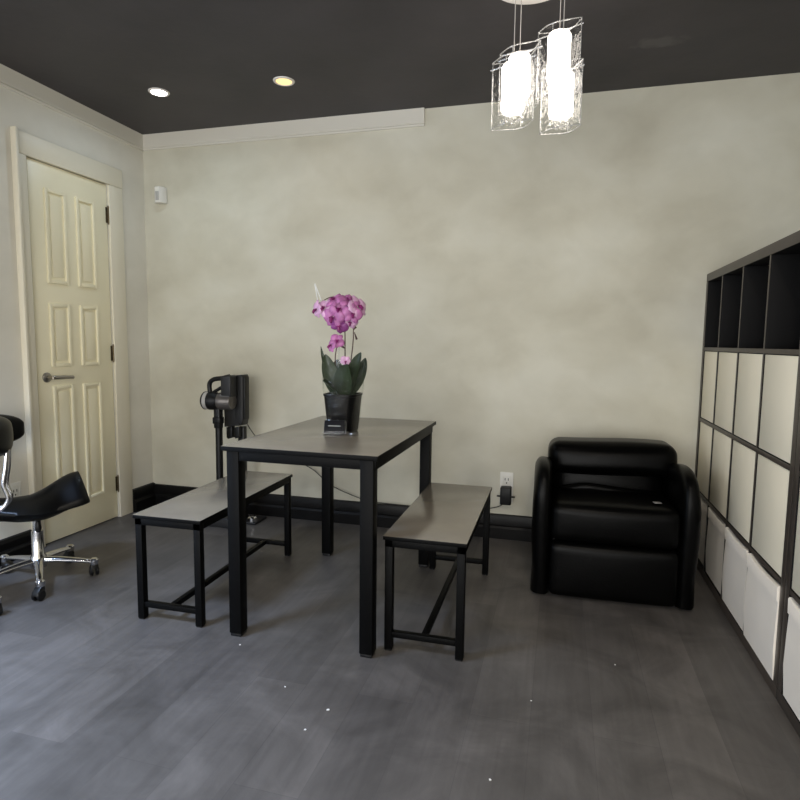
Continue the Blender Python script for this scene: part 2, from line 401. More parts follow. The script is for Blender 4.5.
for (x, y, zt, zb, sc) in ((2.478, -1.15, 2.140, 1.908, 1), (2.488, -1.02, 2.228, 2.008, 1), (2.630, -1.03, 2.285, 2.045, 1), (2.646, -1.20, 2.072, 1.862, .88)):
    lx, ly = x-PX, y-PY
    out = shade_outline(sc); z0, z1 = zb-H, zt-H
    b = MB(); b.rings([[(lx+p[0], ly+p[1], z) for p in out] for z in (z0, (z0+z1)/2, z1)], cap=False)
    sh = b.build('shade', M['glass'], pend)
    b = MB()
    for z in (z0, z1):
        lp = [(lx+p[0], ly+p[1], z) for p in out]; lp += [lp[0]]; b.tube(lp, .0018, 6)
    for k in (3, 10, 17, 24):
        p = out[k]; b.tube([(lx+p[0], ly+p[1], z0), (lx+p[0], ly+p[1], z1)], .002, 6)
    a0, a1 = out[3], out[17]
    b.tube([(lx+a0[0]*1.1, ly+a0[1]*1.1, z1-.022), (lx+a1[0]*1.1, ly+a1[1]*1.1, z1-.022)], .0022, 6)
    b.build('glass_edge', M['rim'], sh)
    MB().lathe([(0, z0+.045), (.036, z0+.045), (.041, z0+.055), (.041, z1-.034), (.036, z1-.026), (0, z1-.026)], (lx, ly, 0), 24).build('bulb', M['glow'], pend)
    b = MB()
    rnd = random.Random(int(x*1000))
    for k in range(46):
        a = rnd.random()*2*PI; rr = .040*math.sqrt(rnd.random()); zz = z0+.008+.036*rnd.random(); q = .0045+.003*rnd.random()
        o = Vector((lx+rr*math.cos(a), ly+rr*math.sin(a)*.8, zz))
        r = bmesh.ops.create_icosphere(b.bm, subdivisions=1, radius=q); 
        for v in r['verts']: v.co += o
    cb = b.build('crystal_beads', M['crystal'], pend, flat=True); cb['kind'] = 'stuff'
    b = MB(); b.tube([(lx, ly, z1-.026), (lx, ly, -.03)], .0016, 8); b.tube([(lx, ly, z1-.028), (lx, ly, z1-.008)], [.009, .006], 12)
    b.build('cable', M['cable'], pend)

# ------------------------------------------------------------------ small wall fittings
t = thing('motion_sensor', 'small white motion sensor high on the back wall by the corner', 'sensor', (.142, 0, 2.055))
MB().box(-.030, .030, -.012, .003, -.045, .045, .004).build('bracket', M['white'], t)
MB().prism([(-.036, -.006), (.036, -.006), (.034, -.04), (.018, -.062), (-.012, -.062), (-.034, -.04)], -.052, .050, 'z', .006, 3).build('sensor_body', M['white'], t)
MB().box(-.008, .018, -.0645, -.060, -.038, .018, .003).build('lens', M['light_grey'], t)

def outlet(name, label, loc, rz):
    t = thing(name, label, 'outlet', loc, rz)
    MB().box(-.038, .038, -.007, 0, -.090, .090, .003).build('cover_plate', M['white'], t)
    for z in (-.042, .042):
        r = MB().box(-.024, .024, -.0095, -.004, z-.027, z+.027, .006).build('receptacle', M['white'], t)
        b = MB()
        for x in (-.009, .009): b.box(x-.002, x+.002, -.0102, -.008, z, z+.014)
        b.tube([(0, -.0102, z-.014), (0, -.008, z-.014)], .004, 10); b.build('slot', M['gap'], r)
    return t
outlet('wall_outlet', 'white wall outlet above the black baseboard between right bench and recliner', (2.404, 0, .300), 0)
outlet('wall_outlet', 'white outlet plate on the left wall behind the saddle stool', (0, -1.055, .30), PI/2)

# charger: black adapter plugged into the lower socket, cord to the vacuum dock
t = thing('charging_adapter', 'black plug-in adapter with thin cord trailing along the back wall', 'charger', (2.404, -.0105, .262))
MB().box(-.031, .031, -.052, 0, -.052, .050, .006, 3).build('adapter_body', M['plastic'], t)
b = MB(); b.box(-.052, .052, -.03, -.018, -.012, -.004, .003); b.build('side_tab', M['plastic'], t)
pts = [(2.385, -.035, .214), (2.372, -.034, .196), (2.298, -.034, .174), (2.1, -.036, .155), (1.85, -.034, .150), (1.60, -.036, .156), (1.551, -.034, .161), (1.387, -.03, .211), (1.30, -.03, .255), (1.22, -.03, .318), (1.152, -.03, .353), (1.04, -.03, .40), (.93, -.05, .455), (.86, -.10, .52), (.845, -.15, .575), (.842, -.185, .615)]
b = MB(); b.tube([Vector(p)-Vector((2.404, -.0105, .262)) for p in catmull(pts, 6)], .0027, 8); b.build('cord', M['plastic'], t)

# ------------------------------------------------------------------ table and benches
def table():
    W, L, T = .612, .956, .739
    t = thing('dining_table', 'black dining table with dark laminate top holding the potted orchid', 'table', (1.7823, -.9998, 0), -.005)
    black_edged(MB().box(-W/2, W/2, -L/2, L/2, T-.018, T, .002).build('tabletop', M['tabletop'], t))
    b = MB(); i, h = .022, .036
    for s in (-1, 1):
        b.box(-W/2+i, W/2-i, s*(L/2-i)-.009, s*(L/2-i)+.009, T-.018-h, T-.018, .001)
        b.box(s*(W/2-i)-.009, s*(W/2-i)+.009, -L/2+i, L/2-i, T-.018-h, T-.018, .001)
    b.build('apron', M['frame'], t)
    q = .025
    for sx in (-1, 1):
        for sy in (-1, 1):
            x, y = sx*(W/2-q-.018), sy*(L/2-q-.010)
            l = MB().box(x-q, x+q, y-q, y+q, .012, T-.018, .003).build('leg', M['frame'], t)
            MB().box(x-q+.003, x+q-.003, y-q+.003, y+q-.003, 0, .013, .002).build('foot_cap', M['plastic'], l)
    return t
table()
def bench(loc, rz, label):
    W, L, T = .304, .843, .435
    t = thing('bench', label, 'bench', loc, rz, 'benches beside the table')
    black_edged(MB().box(-W/2, W/2, -L/2, L/2, T-.015, T, .002).build('seat', M['tabletop'], t))
    b = MB(); i, q = .006, .0145; h = .026
    for s in (-1, 1):
        b.box(-W/2+i, W/2-i, s*(L/2-i-q)-q, s*(L/2-i-q)+q, T-.015-h, T-.015, .001)
        b.box(s*(W/2-i-q)-q, s*(W/2-i-q)+q, -L/2+i, L/2-i, T-.015-h, T-.015, .001)
    b.build('seat_frame', M['frame'], t)
    for sx in (-1, 1):
        for sy in (-1, 1):
            x, y = sx*(W/2-i-q), sy*(L/2-i-q)
            l = MB().box(x-q, x+q, y-q, y+q, .005, T-.015-h+.001, .002).build('leg', M['frame'], t)
            MB().box(x-q+.002, x+q-.002, y-q+.002, y+q-.002, 0, .006, .001).build('foot_cap', M['plastic'], l)
    for s in (-1, 1):
        y = s*(L/2-i-q)
        MB().box(-W/2+i+2*q, W/2-i-2*q, y-.011, y+.011, .052, .074, .002).build('stretcher', M['frame'], t)
    MB().box(-.011, .011, -L/2+i+q+.011, L/2-i-q-.011, .052, .074, .002).build('stretcher', M['frame'], t)
    return t
bn = bench((1.2027, -1.0326, 0), .019, 'low black bench on the door side of the table')
copy_thing(bn, (2.2326, -.982, 0), .010, 'low black bench on the recliner side of the table')

# ------------------------------------------------------------------ potted orchid and card holder
def orchid():
    ox, oy, oz = 1.771, -.985, .739
    t = thing('potted_orchid', 'magenta orchid in a black pot wrapped in clear cellophane on the table', 'plant', (ox, oy, oz))
    def sq(w, n=24, e=.55):
        return [(w*abs(math.cos(a))**e*math.copysign(1, math.cos(a)), w*abs(math.sin(a))**e*math.copysign(1, math.sin(a))) for a in [2*PI*k/n for k in range(n)]]
    def loft(prof): return [[(x, y, z) for x, y in sq(w)] for w, z in prof]
    MB().rings(loft([(.056, .0015), (.060, .006), (.074, .155), (.077, .157), (.077, .166), (.072, .166), (.070, .15)])).build('pot', M['pot'], t)
    MB().rings(loft([(.069, .146), (.0695, .150)])).build('potting_bark', M['soil'], t)
    # cellophane sleeve, flared and crinkled
    b = MB(); rs = []; rnd = random.Random(3); n = 40
    for (w, z, cr) in ((.062, .001, .0), (.0665, .02, .0012), (.073, .09, .0015), (.081, .162, .0015), (.083, .19, .005), (.085, .23, .007), (.086, .27, .009), (.083, .295, .010)):
        rs.append([(w*(1+.0)*math.cos(2*PI*k/n)*1.06+rnd.uniform(-cr, cr), w*math.sin(2*PI*k/n)*1.06+rnd.uniform(-cr, cr), z+(rnd.uniform(-.03, .02) if z > .29 else 0)) for k in range(n)])
    b.rings(rs, cap=False); b.build('cellophane_wrap', M['wrap'], t)
    # leaves
    def leaf(p0, p1, p2, w, face, cup=.25, tipw=.8):
        """broad fleshy paddle along a bent midrib; face = direction its upper side looks to"""
        b = MB(); n = 14; rs = []; p0, p1, p2, f = Vector(p0), Vector(p1), Vector(p2), Vector(face).normalized()
        for i in range(n+1):
            u = i/n; p = p0*(1-u)**2+p1*2*u*(1-u)+p2*u*u; tan = (p1-p0)*2*(1-u)+(p2-p1)*2*u
            sd = tan.cross(f).normalized(); nor = sd.cross(tan).normalized()
            ww = w*max(.05, (math.sin(PI*min(1, .10+u*.895)))**.62)
            row = [p+sd*ww*v+nor*(cup*ww*v*v) for v in (-1, -.6, -.25, 0, .25, .6, 1)]
            rs.append(row+[q-nor*.0024 for q in reversed(row)])
        b.rings(rs); b.build('leaf', M['leaf'], t, sharp=60)
    leaf((-.012, -.010, .150), (-.045, -.040, .24), (-.064, -.045, .335), .036, (.3, -1, .35))
    leaf((.012, -.008, .150), (.050, -.040, .25), (.098, -.050, .345), .031, (.05, -1, .45), .35)
    leaf((.004, -.016, .150), (.020, -.055, .24), (.052, -.085, .295), .042, (.2, -1, .5), .3)
    leaf((-.010, -.014, .150), (-.030, -.060, .20), (-.055, -.095, .225), .032, (0, -.6, 1), .3)
    leaf((-.012, .0, .150), (-.075, -.005, .22), (-.104, .0, .368), .012, (.5, -1, .3), .5)
    leaf((.010, .012, .150), (.070, .03, .22), (.086, .045, .32), .034, (-.2, -1, .3))
    leaf((-.006, .016, .150), (-.05, .04, .23), (-.05, .06, .31), .036, (.2, -1, .3))
    # flower stems and stake
    stems = [[(.005, -.005, .15), (.012, -.012, .26), (.016, -.02, .36), (.014, -.02, .45), (.002, -.022, .54), (-.035, -.028, .578), (-.082, -.035, .56)],
             [(.012, .006, .15), (.03, .0, .27), (.045, -.005, .37), (.05, -.01, .44), (.045, -.02, .52), (.03, -.025, .57)],
             [(-.012, -.01, .15), (-.025, -.018, .24), (-.028, -.022, .32), (-.02, -.026, .372), (-.032, -.03, .40)]]
    for s in stems:
        p = catmull(s, 7); MB().tube(p, [.0032-.0014*i/len(p) for i in range(len(p))], 8).build('flower_stem', M['stem'], t)
    for q in (([(.055, -.012, .43), (.068, -.018, .40)], [.0015, .005]), ([(.016, -.02, .36), (.006, -.03, .37)], [.0015, .006]), ([(.05, -.01, .44), (.062, -.016, .452)], [.0015, .006])):
        MB().tube(q[0], q[1], 8).build('bud', M['stem'], t)
    b = MB(); b.tube([(-.105, -.03, .56), (-.1155, -.036, .634)], [.0016, .0032], 8); b.tube([(-.075, -.03, .53), (-.1155, -.036, .634)], [.0016, .0032], 8)
    b.build('plastic_clip', M['tag'], t)
    b = MB(); b.tube([(-.012, -.03, .155), (-.006, -.03, .40)], .0026, 8); b.box(-.018, .012, -.036, -.033, .285, .315, .001); b.build('stake', M['acrylic'], t)
    # flowers: five broad tepals and a dark lip
    def flower(c, face, r, m, spin=0):
        f = Vector(face).normalized(); a = Vector((0, 0, 1)) if abs(f.z) < .9 else Vector((0, 1, 0))
        u = f.cross(a).normalized(); v = u.cross(f).normalized(); c = Vector(c)
        if c.z > .44: c.z = .535+(c.z-.535)*.82; c.x *= 1.08
        c.z -= .018; r *= .93
        b = MB()
        for k, (ang, ln, wd) in enumerate(((90, 1., .40), (162+12, 1.05, .62), (18-12, 1.05, .62), (234, .98, .38), (306, .98, .38))):
            ag = math.radians(ang)+spin; dr = u*math.cos(ag)+v*math.sin(ag); sd = -u*math.sin(ag)+v*math.cos(ag); rs = []
            for i in range(8):
                q = i/7; w = wd*r*max(.06, math.sin(PI*min(1, .07+q*.88))**.75)
                cup = .16*r*math.sin(q*PI*.8)-.14*r*q*q
                row = [c+dr*(.08*r+q*ln*r)+sd*w*s+f*(cup-.16*r*s*s*(1-.3*q)+.02*r*math.sin(7*s+ang)) for s in (-1, -.5, 0, .5, 1)]
                rs.append(row+[p-f*.0012 for p in reversed(row)])
            b.rings(rs)
        fl = b.build('flower', m, t, sharp=60)
        b = MB(); o = c+f*.1*r
        b.tube([o-v*.04*r, o+f*.22*r-v*.12*r, o+f*.36*r-v*.34*r, o+f*.28*r-v*.52*r], [.10*r, .17*r, .15*r, .03*r], 10)
        b.tube([o+u*.02*r, o+u*.22*r+f*.2*r], [.1*r, .05*r], 8); b.tube([o-u*.02*r, o-u*.22*r+f*.2*r], [.1*r, .05*r], 8)
        b.build('lip', M['lip'], fl)
    flower((-.094, -.050, .545), (-.8, -.8, -.05), .040, M['petal_pale'], .2)
    flower((-.058, -.058, .552), (-.2, -1, .4), .042, M['petal_pale'], .5)
    flower((-.020, -.050, .592), (-.3, -.75, .85), .044, M['petal'], 0)
    flower((.040, -.052, .590), (.45, -.6, .9), .048, M['petal'], .3)
    flower((.006, -.064, .545), (.1, -1, .25), .046, M['petal'], .9)
    flower((-.018, -.072, .505), (-.2, -1, -.25), .050, M['petal'], .1)
    flower((.074, -.036, .560), (1, -.5, .35), .050, M['petal_pale'], -.2)
    flower((.004, -.060, .462), (.15, -1, -.5), .040, M['petal_deep'], .6)
    flower((.060, -.062, .520), (.5, -1, -.05), .042, M['petal'], .2)
    flower((.034, -.035, .540), (.3, -1, .1), .050, M['petal_pale'], .5)
    flower((.045, -.050, .480), (.3, -1, -.4), .034, M['petal_pale'], .1)
    flower((-.036, -.046, .392), (-.8, -.8, .15), .034, M['petal'], .1)
    flower((-.008, -.050, .412), (.3, -1, .3), .032, M['petal'], .7)
    flower((.028, -.045, .325), (.3, -1, -.1), .024, M['petal_pale'], .7)
    return t
orchid()
t = thing('card_holder', 'small clear holder of dark business cards in front of the orchid pot', 'card holder', (1.774, -1.094, .739), .12)
tilt = Matrix.Rotation(-.28, 3, 'X')
b = MB(); b.box(-.048, .048, -.016, .026, 0, .003, .001); b.box(-.048, .048, .008, .011, .003, .062, .001, 2, tilt, (0, .01, .003)); b.box(-.048, .048, -.016, -.013, .003, .018, .001)
b.box(.0465, .049, -.014, .018, .002, .058, .001, 2, tilt, (0, .01, .003)); b.build('holder', M['acrylic'], t)
cd = MB().box(-.044, .044, -.010, .006, .0035, .056, .0008, 2, tilt, (0, .01, .003)).build('card_stack', M['card'], t)
b = MB(); rnd = random.Random(5); x = -.026
while x < .026:
    w = rnd.uniform(.0016, .0034); b.box(x, x+w, -.0107, -.0098, .032, .0342, 0, 2, tilt, (0, .01, .003)); x += w+.0006
b.build('print_line', M['tag'], cd)
t = thing('tealight_dish', 'tiny shiny clear dish beside the card holder at the pot foot', 'dish', (1.846, -1.078, .739))
MB().lathe([(0, .0), (.018, 0), (.024, .012), (.022, .013), (.016, .004), (0, .004)], (0, 0, 0), 24).build('bowl', M['acrylic'], t)
MB().lathe([(0, .004), (.012, .004), (.012, .009), (0, .010)], (0, 0, 0), 20).build('foil_cup', M['chrome'], t)

# ------------------------------------------------------------------ stick vacuum on its stand
vx, vy = .80, -.20
t = thing('vacuum_stand', 'black floor stand with upright dock panel holding the stick vacuum', 'stand', (vx, vy, 0))
MB().box(-.17, .11, -.028, .12, 0, .016, .007, 3).build('base_plate', M['charcoal'], t)
MB().box(-.025, .02, .01, .045, .014, .60, .006).build('post', M['plastic'], t)
MB().prism([(-.098, .598), (.012, .612), (.020, .70), (.020, .76), (-.098, .76)], -.022, .045, 'y', .006, 3).build('dock_body', M['charcoal'], t)
MB().prism([(-.018, .655), (.026, .615), (.036, .66), (.038, .905), (.030, .922), (-.018, .918)], -.028, .050, 'y', .007, 3).build('dock_panel', M['charcoal'], t)
b = MB(); b.prism([(.035, .655), (.043, .650), (.046, .90), (.042, .915), (.035, .905)], -.020, .035, 'y', .003); b.build('side_rail', M['plastic'], t)
for x0, x1, z0 in ((-.082, -.042, .525), (-.030, .006, .530)):
    b = MB(); b.prism([(x0, z0+.012), (x0+.010, z0), (x1, z0+.010), (x1, .605), (x0, .598)], -.025, .012, 'y', .003); b.build('accessory_clip', M['plastic'], t)
b = MB(); b.lathe([(0, 0), (.030, 0), (.030, .024), (.022, .032), (0, .033)], (.075, .0, .016), 24); b.build('base_foot', M['chrome'], t)
t = thing('stick_vacuum', 'cordless stick vacuum with grey metallic dust bin parked beside the door', 'vacuum cleaner', (.736, -.285, 0))
zc = .765
MB().lathe([(0, -.128), (.048, -.126), (.055, -.118), (.055, -.112)], (0, 0, zc), 32, 'x').build('filter_cap', M['plastic'], t)
MB().lathe([(0, -.114), (.053, -.114), (.053, -.085), (0, -.085)], (0, 0, zc), 32, 'x').build('filter_band', M['light_grey'], t)
MB().lathe([(0, -.087), (.056, -.086), (.056, -.050), (.050, -.036), (.050, -.018), (0, -.018)], (0, 0, zc), 32, 'x').build('motor_housing', M['plastic'], t)
MB().lathe([(0, -.020), (.052, -.019), (.052, .012), (.050, .015), (.050, .058), (.046, .066), (0, .068)], (0, 0, zc), 32, 'x').build('dust_bin', M['grey_metal'], t)
b = MB(); b.tube(catmull([(-.085, 0, zc+.045), (-.088, 0, zc+.10), (-.06, 0, zc+.128), (.0, 0, zc+.138), (.05, 0, zc+.15)], 6), .014, 12)
b.tube(catmull([(-.06, 0, zc+.052), (-.02, 0, zc+.075), (.03, 0, zc+.10)], 5), .010, 10); b.build('handle', M['plastic'], t)
MB().prism([(.008, zc+.03), (.074, zc+.03), (.074, zc+.150), (.064, zc+.158), (.014, zc+.150), (.008, zc+.14)], -.035, .035, 'y', .006, 3).build('battery_pack', M['charcoal'], t)
b = MB(); b.box(-.052, -.012, -.022, .022, .60, zc-.03, .006); b.box(-.058, -.008, -.026, .026, .628, .668, .005); b.build('wand_joint', M['plastic'], t)
b = MB(); b.tube([(-.030, 0, .06), (-.030, 0, .63)], .0215, 16); b.build('wand', M['plastic'], t)
b = MB(); b.prism([(-.14, 0), (.08, 0), (.08, .035), (.04, .062), (-.10, .062), (-.14, .035)], -.05, .05, 'y', .008, 3); b.tube([(-.03, 0, .05), (-.03, 0, .10)], [.03, .022], 14); b.build('floor_head', M['charcoal'], t)
bpy.context.view_layer.update()

# ------------------------------------------------------------------ recliner
def recliner():
    t = thing('recliner', 'black leather recliner armchair with thick headrest roll against the back wall', 'armchair', (2.918, -.425, 0), .03)
    MB().box(-.262, .262, -.29, .31, .012, .29, .015, 3).build('base', M['leather'], t)
    for sx in (-1, 1):
        for y in (-.25, .24):
            MB().lathe([(0, 0), (.018, 0), (.020, .02), (0, .02)], (sx*.22, y, 0), 14).build('foot', M['plastic'], t)
    # arms: tall side wings, arched front to back, gently flaring outwards half-way up
    side = [(-.325, .012), (-.338, .20), (-.345, .38), (-.336, .49), (-.300, .562), (-.22, .594), (-.10, .594), (.06, .565), (.22, .53), (.30, .50), (.325, .40), (.325, .20), (.32, .012)]
    for sx in (-1, 1):
        prof = [(v.x, v.y) for v in catmull([(y, z, 0) for y, z in side], 5)]
        rs = []; K = 11; cy = sum(p[0] for p in prof)/len(prof)
        for k in range(K):
            a = k/(K-1)                                          # inner face to outer face
            inset = .026*abs(2*a-1)**4 if a < .5 else .040*abs(2*a-1)**3
            ring = []
            for y, z in prof:
                yy = y-math.copysign(inset, y-cy) if abs(y-cy) > inset else y
                zz = z-inset*smooth((z-.3)/.2)
                flare = .012*smooth(z/.3)*(1-smooth((z-.44)/.16)*.4)+.010*smooth((.12-z)/.12)
                ring.append((sx*(.266+a*(.068+flare)), yy, zz))
            rs.append(ring)
        MB().rings(rs).build('armrest', M['leather'], t, sharp=70)
    # seat cushion, slightly dipped at the back
    def dip(p): return Vector((p.x, p.y, p.z-.012*smooth((p.y+.05)/.3)))
    MB().cushion((0, -.095, .350), (.267, .250, .085), .036, (0, .012, .012), 16, dip).build('seat_cushion', M['leather'], t, sharp=80)
    # footrest panel, below the seat nose
    MB().cushion((0, -.305, .138), (.266, .040, .122), .028, (0, .012, .004), 16).build('footrest', M['leather'], t, sharp=80)
    # back, leaning, with a soft lumbar bulge
    def lean(p): return Vector((p.x, p.y+.20*(p.z+.20), p.z))
    MB().cushion((0, .115, .45), (.266, .100, .19), .05, (0, .030, 0), 16, lean).build('backrest', M['leather'], t, sharp=80)
    def roll(p): return Vector((p.x, p.y+.15*p.z, p.z+.004*math.sin(p.x*9)-.006*math.exp(-(p.x/.012)**2)*(1 if p.y < 0 else .3)))
    MB().cushion((.018, .105, .576), (.292, .105, .076), .050, (.008, .020, .008), 22, roll).build('headrest', M['leather'], t, sharp=80)
    b = MB(); b.tube(catmull([(-.22, -.03, .420), (-.12, -.05, .447), (-.05, -.053, .446), (.05, -.053, .436), (.15, -.045, .424), (.22, -.03, .415)], 6), [.006]+[.022]*28+[.006]*2, 12)
    b.build('lumbar_fold', M['leather'], t)
    tg = MB().box(.165, .195, -.265, -.240, .4475, .4505, .001, 2, RZ(.2)).build('care_tag', M['grey_tag'], t); tg['label'] = 'small grey tag'
    return t
recliner()

# ------------------------------------------------------------------ cube shelving
SX, SD = 3.387, .39
def shelf_unit(y0, y1, divs, label):
    """y0 (far end) > y1 (near end); rows at 0, .375, .745, 1.11, top 1.495"""
    t = thing('shelving_unit', label, 'shelf', (SX+SD/2, (y0+y1)/2, 0), 0, 'black cube shelving units')
    cx, cy = SX+SD/2, (y0+y1)/2
    def B(x0, x1, a, c, z0, z1, name, m, bev=.0012, par=t): 
        o = MB().box(x0-cx, x1-cx, a-cy, c-cy, z0, z1, bev).build(name, m, par)
        return lit_edges(o) if m is M['shelf'] else o
    B(SX, SX+SD, y1, y0, 1.455, 1.494, 'top_panel', M['shelf'])
    B(SX, SX+SD, y1, y0, .0, .040, 'bottom_panel', M['shelf'])
    B(SX, SX+SD, y0-.036, y0, .040, 1.455, 'side_panel', M['shelf']); B(SX, SX+SD, y1, y1+.036, .040, 1.455, 'side_panel', M['shelf'])
    B(SX+SD-.008, SX+SD-.001, y1+.036, y0-.036, .04, 1.455, 'back_panel', M['inside'])
    for z in (.375, .748, 1.112): B(SX+.001, SX+SD-.009, y1+.036, y0-.036, z-.009, z+.009, 'shelf_board', M['shelf'])
    zr = [(.040, .366), (.384, .739), (.757, 1.103), (1.121, 1.455)]
    ed = [y0-.036]+[v for d in divs for v in (d+.008, d-.008)]+[y1+.036]
    for d in divs:
        for z0, z1 in zr: B(SX+.001, SX+SD-.009, d-.008, d+.008, z0, z1, 'divider', M['shelf'])
    for k in range(0, len(ed), 2):
        for z0, z1 in zr[1:3]:
            B(SX+.004, SX+.018, ed[k+1]+.003, ed[k]-.003, z0+.003, z1-.003, 'door', M['door'])
        z0, z1 = zr[3]; B(SX+SD-.016, SX+SD-.0085, ed[k+1]+.001, ed[k]-.001, z0+.001, z1-.001, 'cell_shade', M['inside'])  # added dark sheet so the open cells read as deep shade
    return [(ed[k+1], ed[k]) for k in range(0, len(ed), 2)]
YU = -1.325
c1 = shelf_unit(-.004, YU+.001, [-.312, -.635, -.958], 'black cube shelving unit whose far end meets the back wall')
c2 = shelf_unit(YU-.001, YU-1.31, [YU-.34, YU-.655, YU-.97], 'black cube shelving unit cut off by the right edge of the picture')
def fabric_bin(y0, y1, out, label, tilt=0.):
    w, d, h = y1-y0-.009, .34, .316
    t = thing('fabric_bin', label, 'bin', (SX-out+d/2, (y0+y1)/2, .0405), tilt, 'white fabric bins in the bottom row')
    b = MB(); n = 12
    def top(u): return h-.009*(1-(2*u-1)**2)
    # open box with thick walls and a sagging front rim
    outer = [(-d/2, -w/2+w*i/n, top(i/n)) for i in range(n+1)]+[(d/2, w/2, h), (d/2, -w/2, h)]
    def ring(sc, z=None, bulge=0): return [((x*(1-sc*2/d)) - (bulge if x < 0 else 0), y*(1-sc*2/w), zz if z is None else z) for x, y, zz in outer]
    b.rings([ring(.0, 0), ring(-.002, .10, .004), ring(-.001, .2, .003), ring(0), ring(.006), ring(.006, .012)])
    b.build('body', M['bin'], t, sharp=50)
    b = MB(); rs = []
    for i in range(n+1):
        u = i/n; y = (-w/2+w*u)*1.004; z1 = top(u)+.003; z0 = z1-.052; x = -d/2-.001
        rs.append([(x, y, z0), (x-.005, y, z0+.002), (x-.006, y, z1-.004), (x-.002, y, z1), (x+.010, y, z1), (x+.010, y, z1-.004), (x, y, z1-.006)])
    b.rings(rs); b.build('rim_band', M['bin'], t, sharp=50)
names = ['white fabric bin hidden in the corner behind the recliner arm', 'white fabric bin in shade just behind the recliner arm', 'white fabric bin left of the bulging bin in the bottom row', 'white fabric bin bulging furthest out of the bottom row']
for (a, c), lb, o, tl in zip(c1, names, (-.014, -.008, -.003, .001), (0, 0, .003, .003)): fabric_bin(a, c, o, lb, tl)
fabric_bin(*c2[0], -.004, 'white fabric bin cut off by the right edge of the picture')

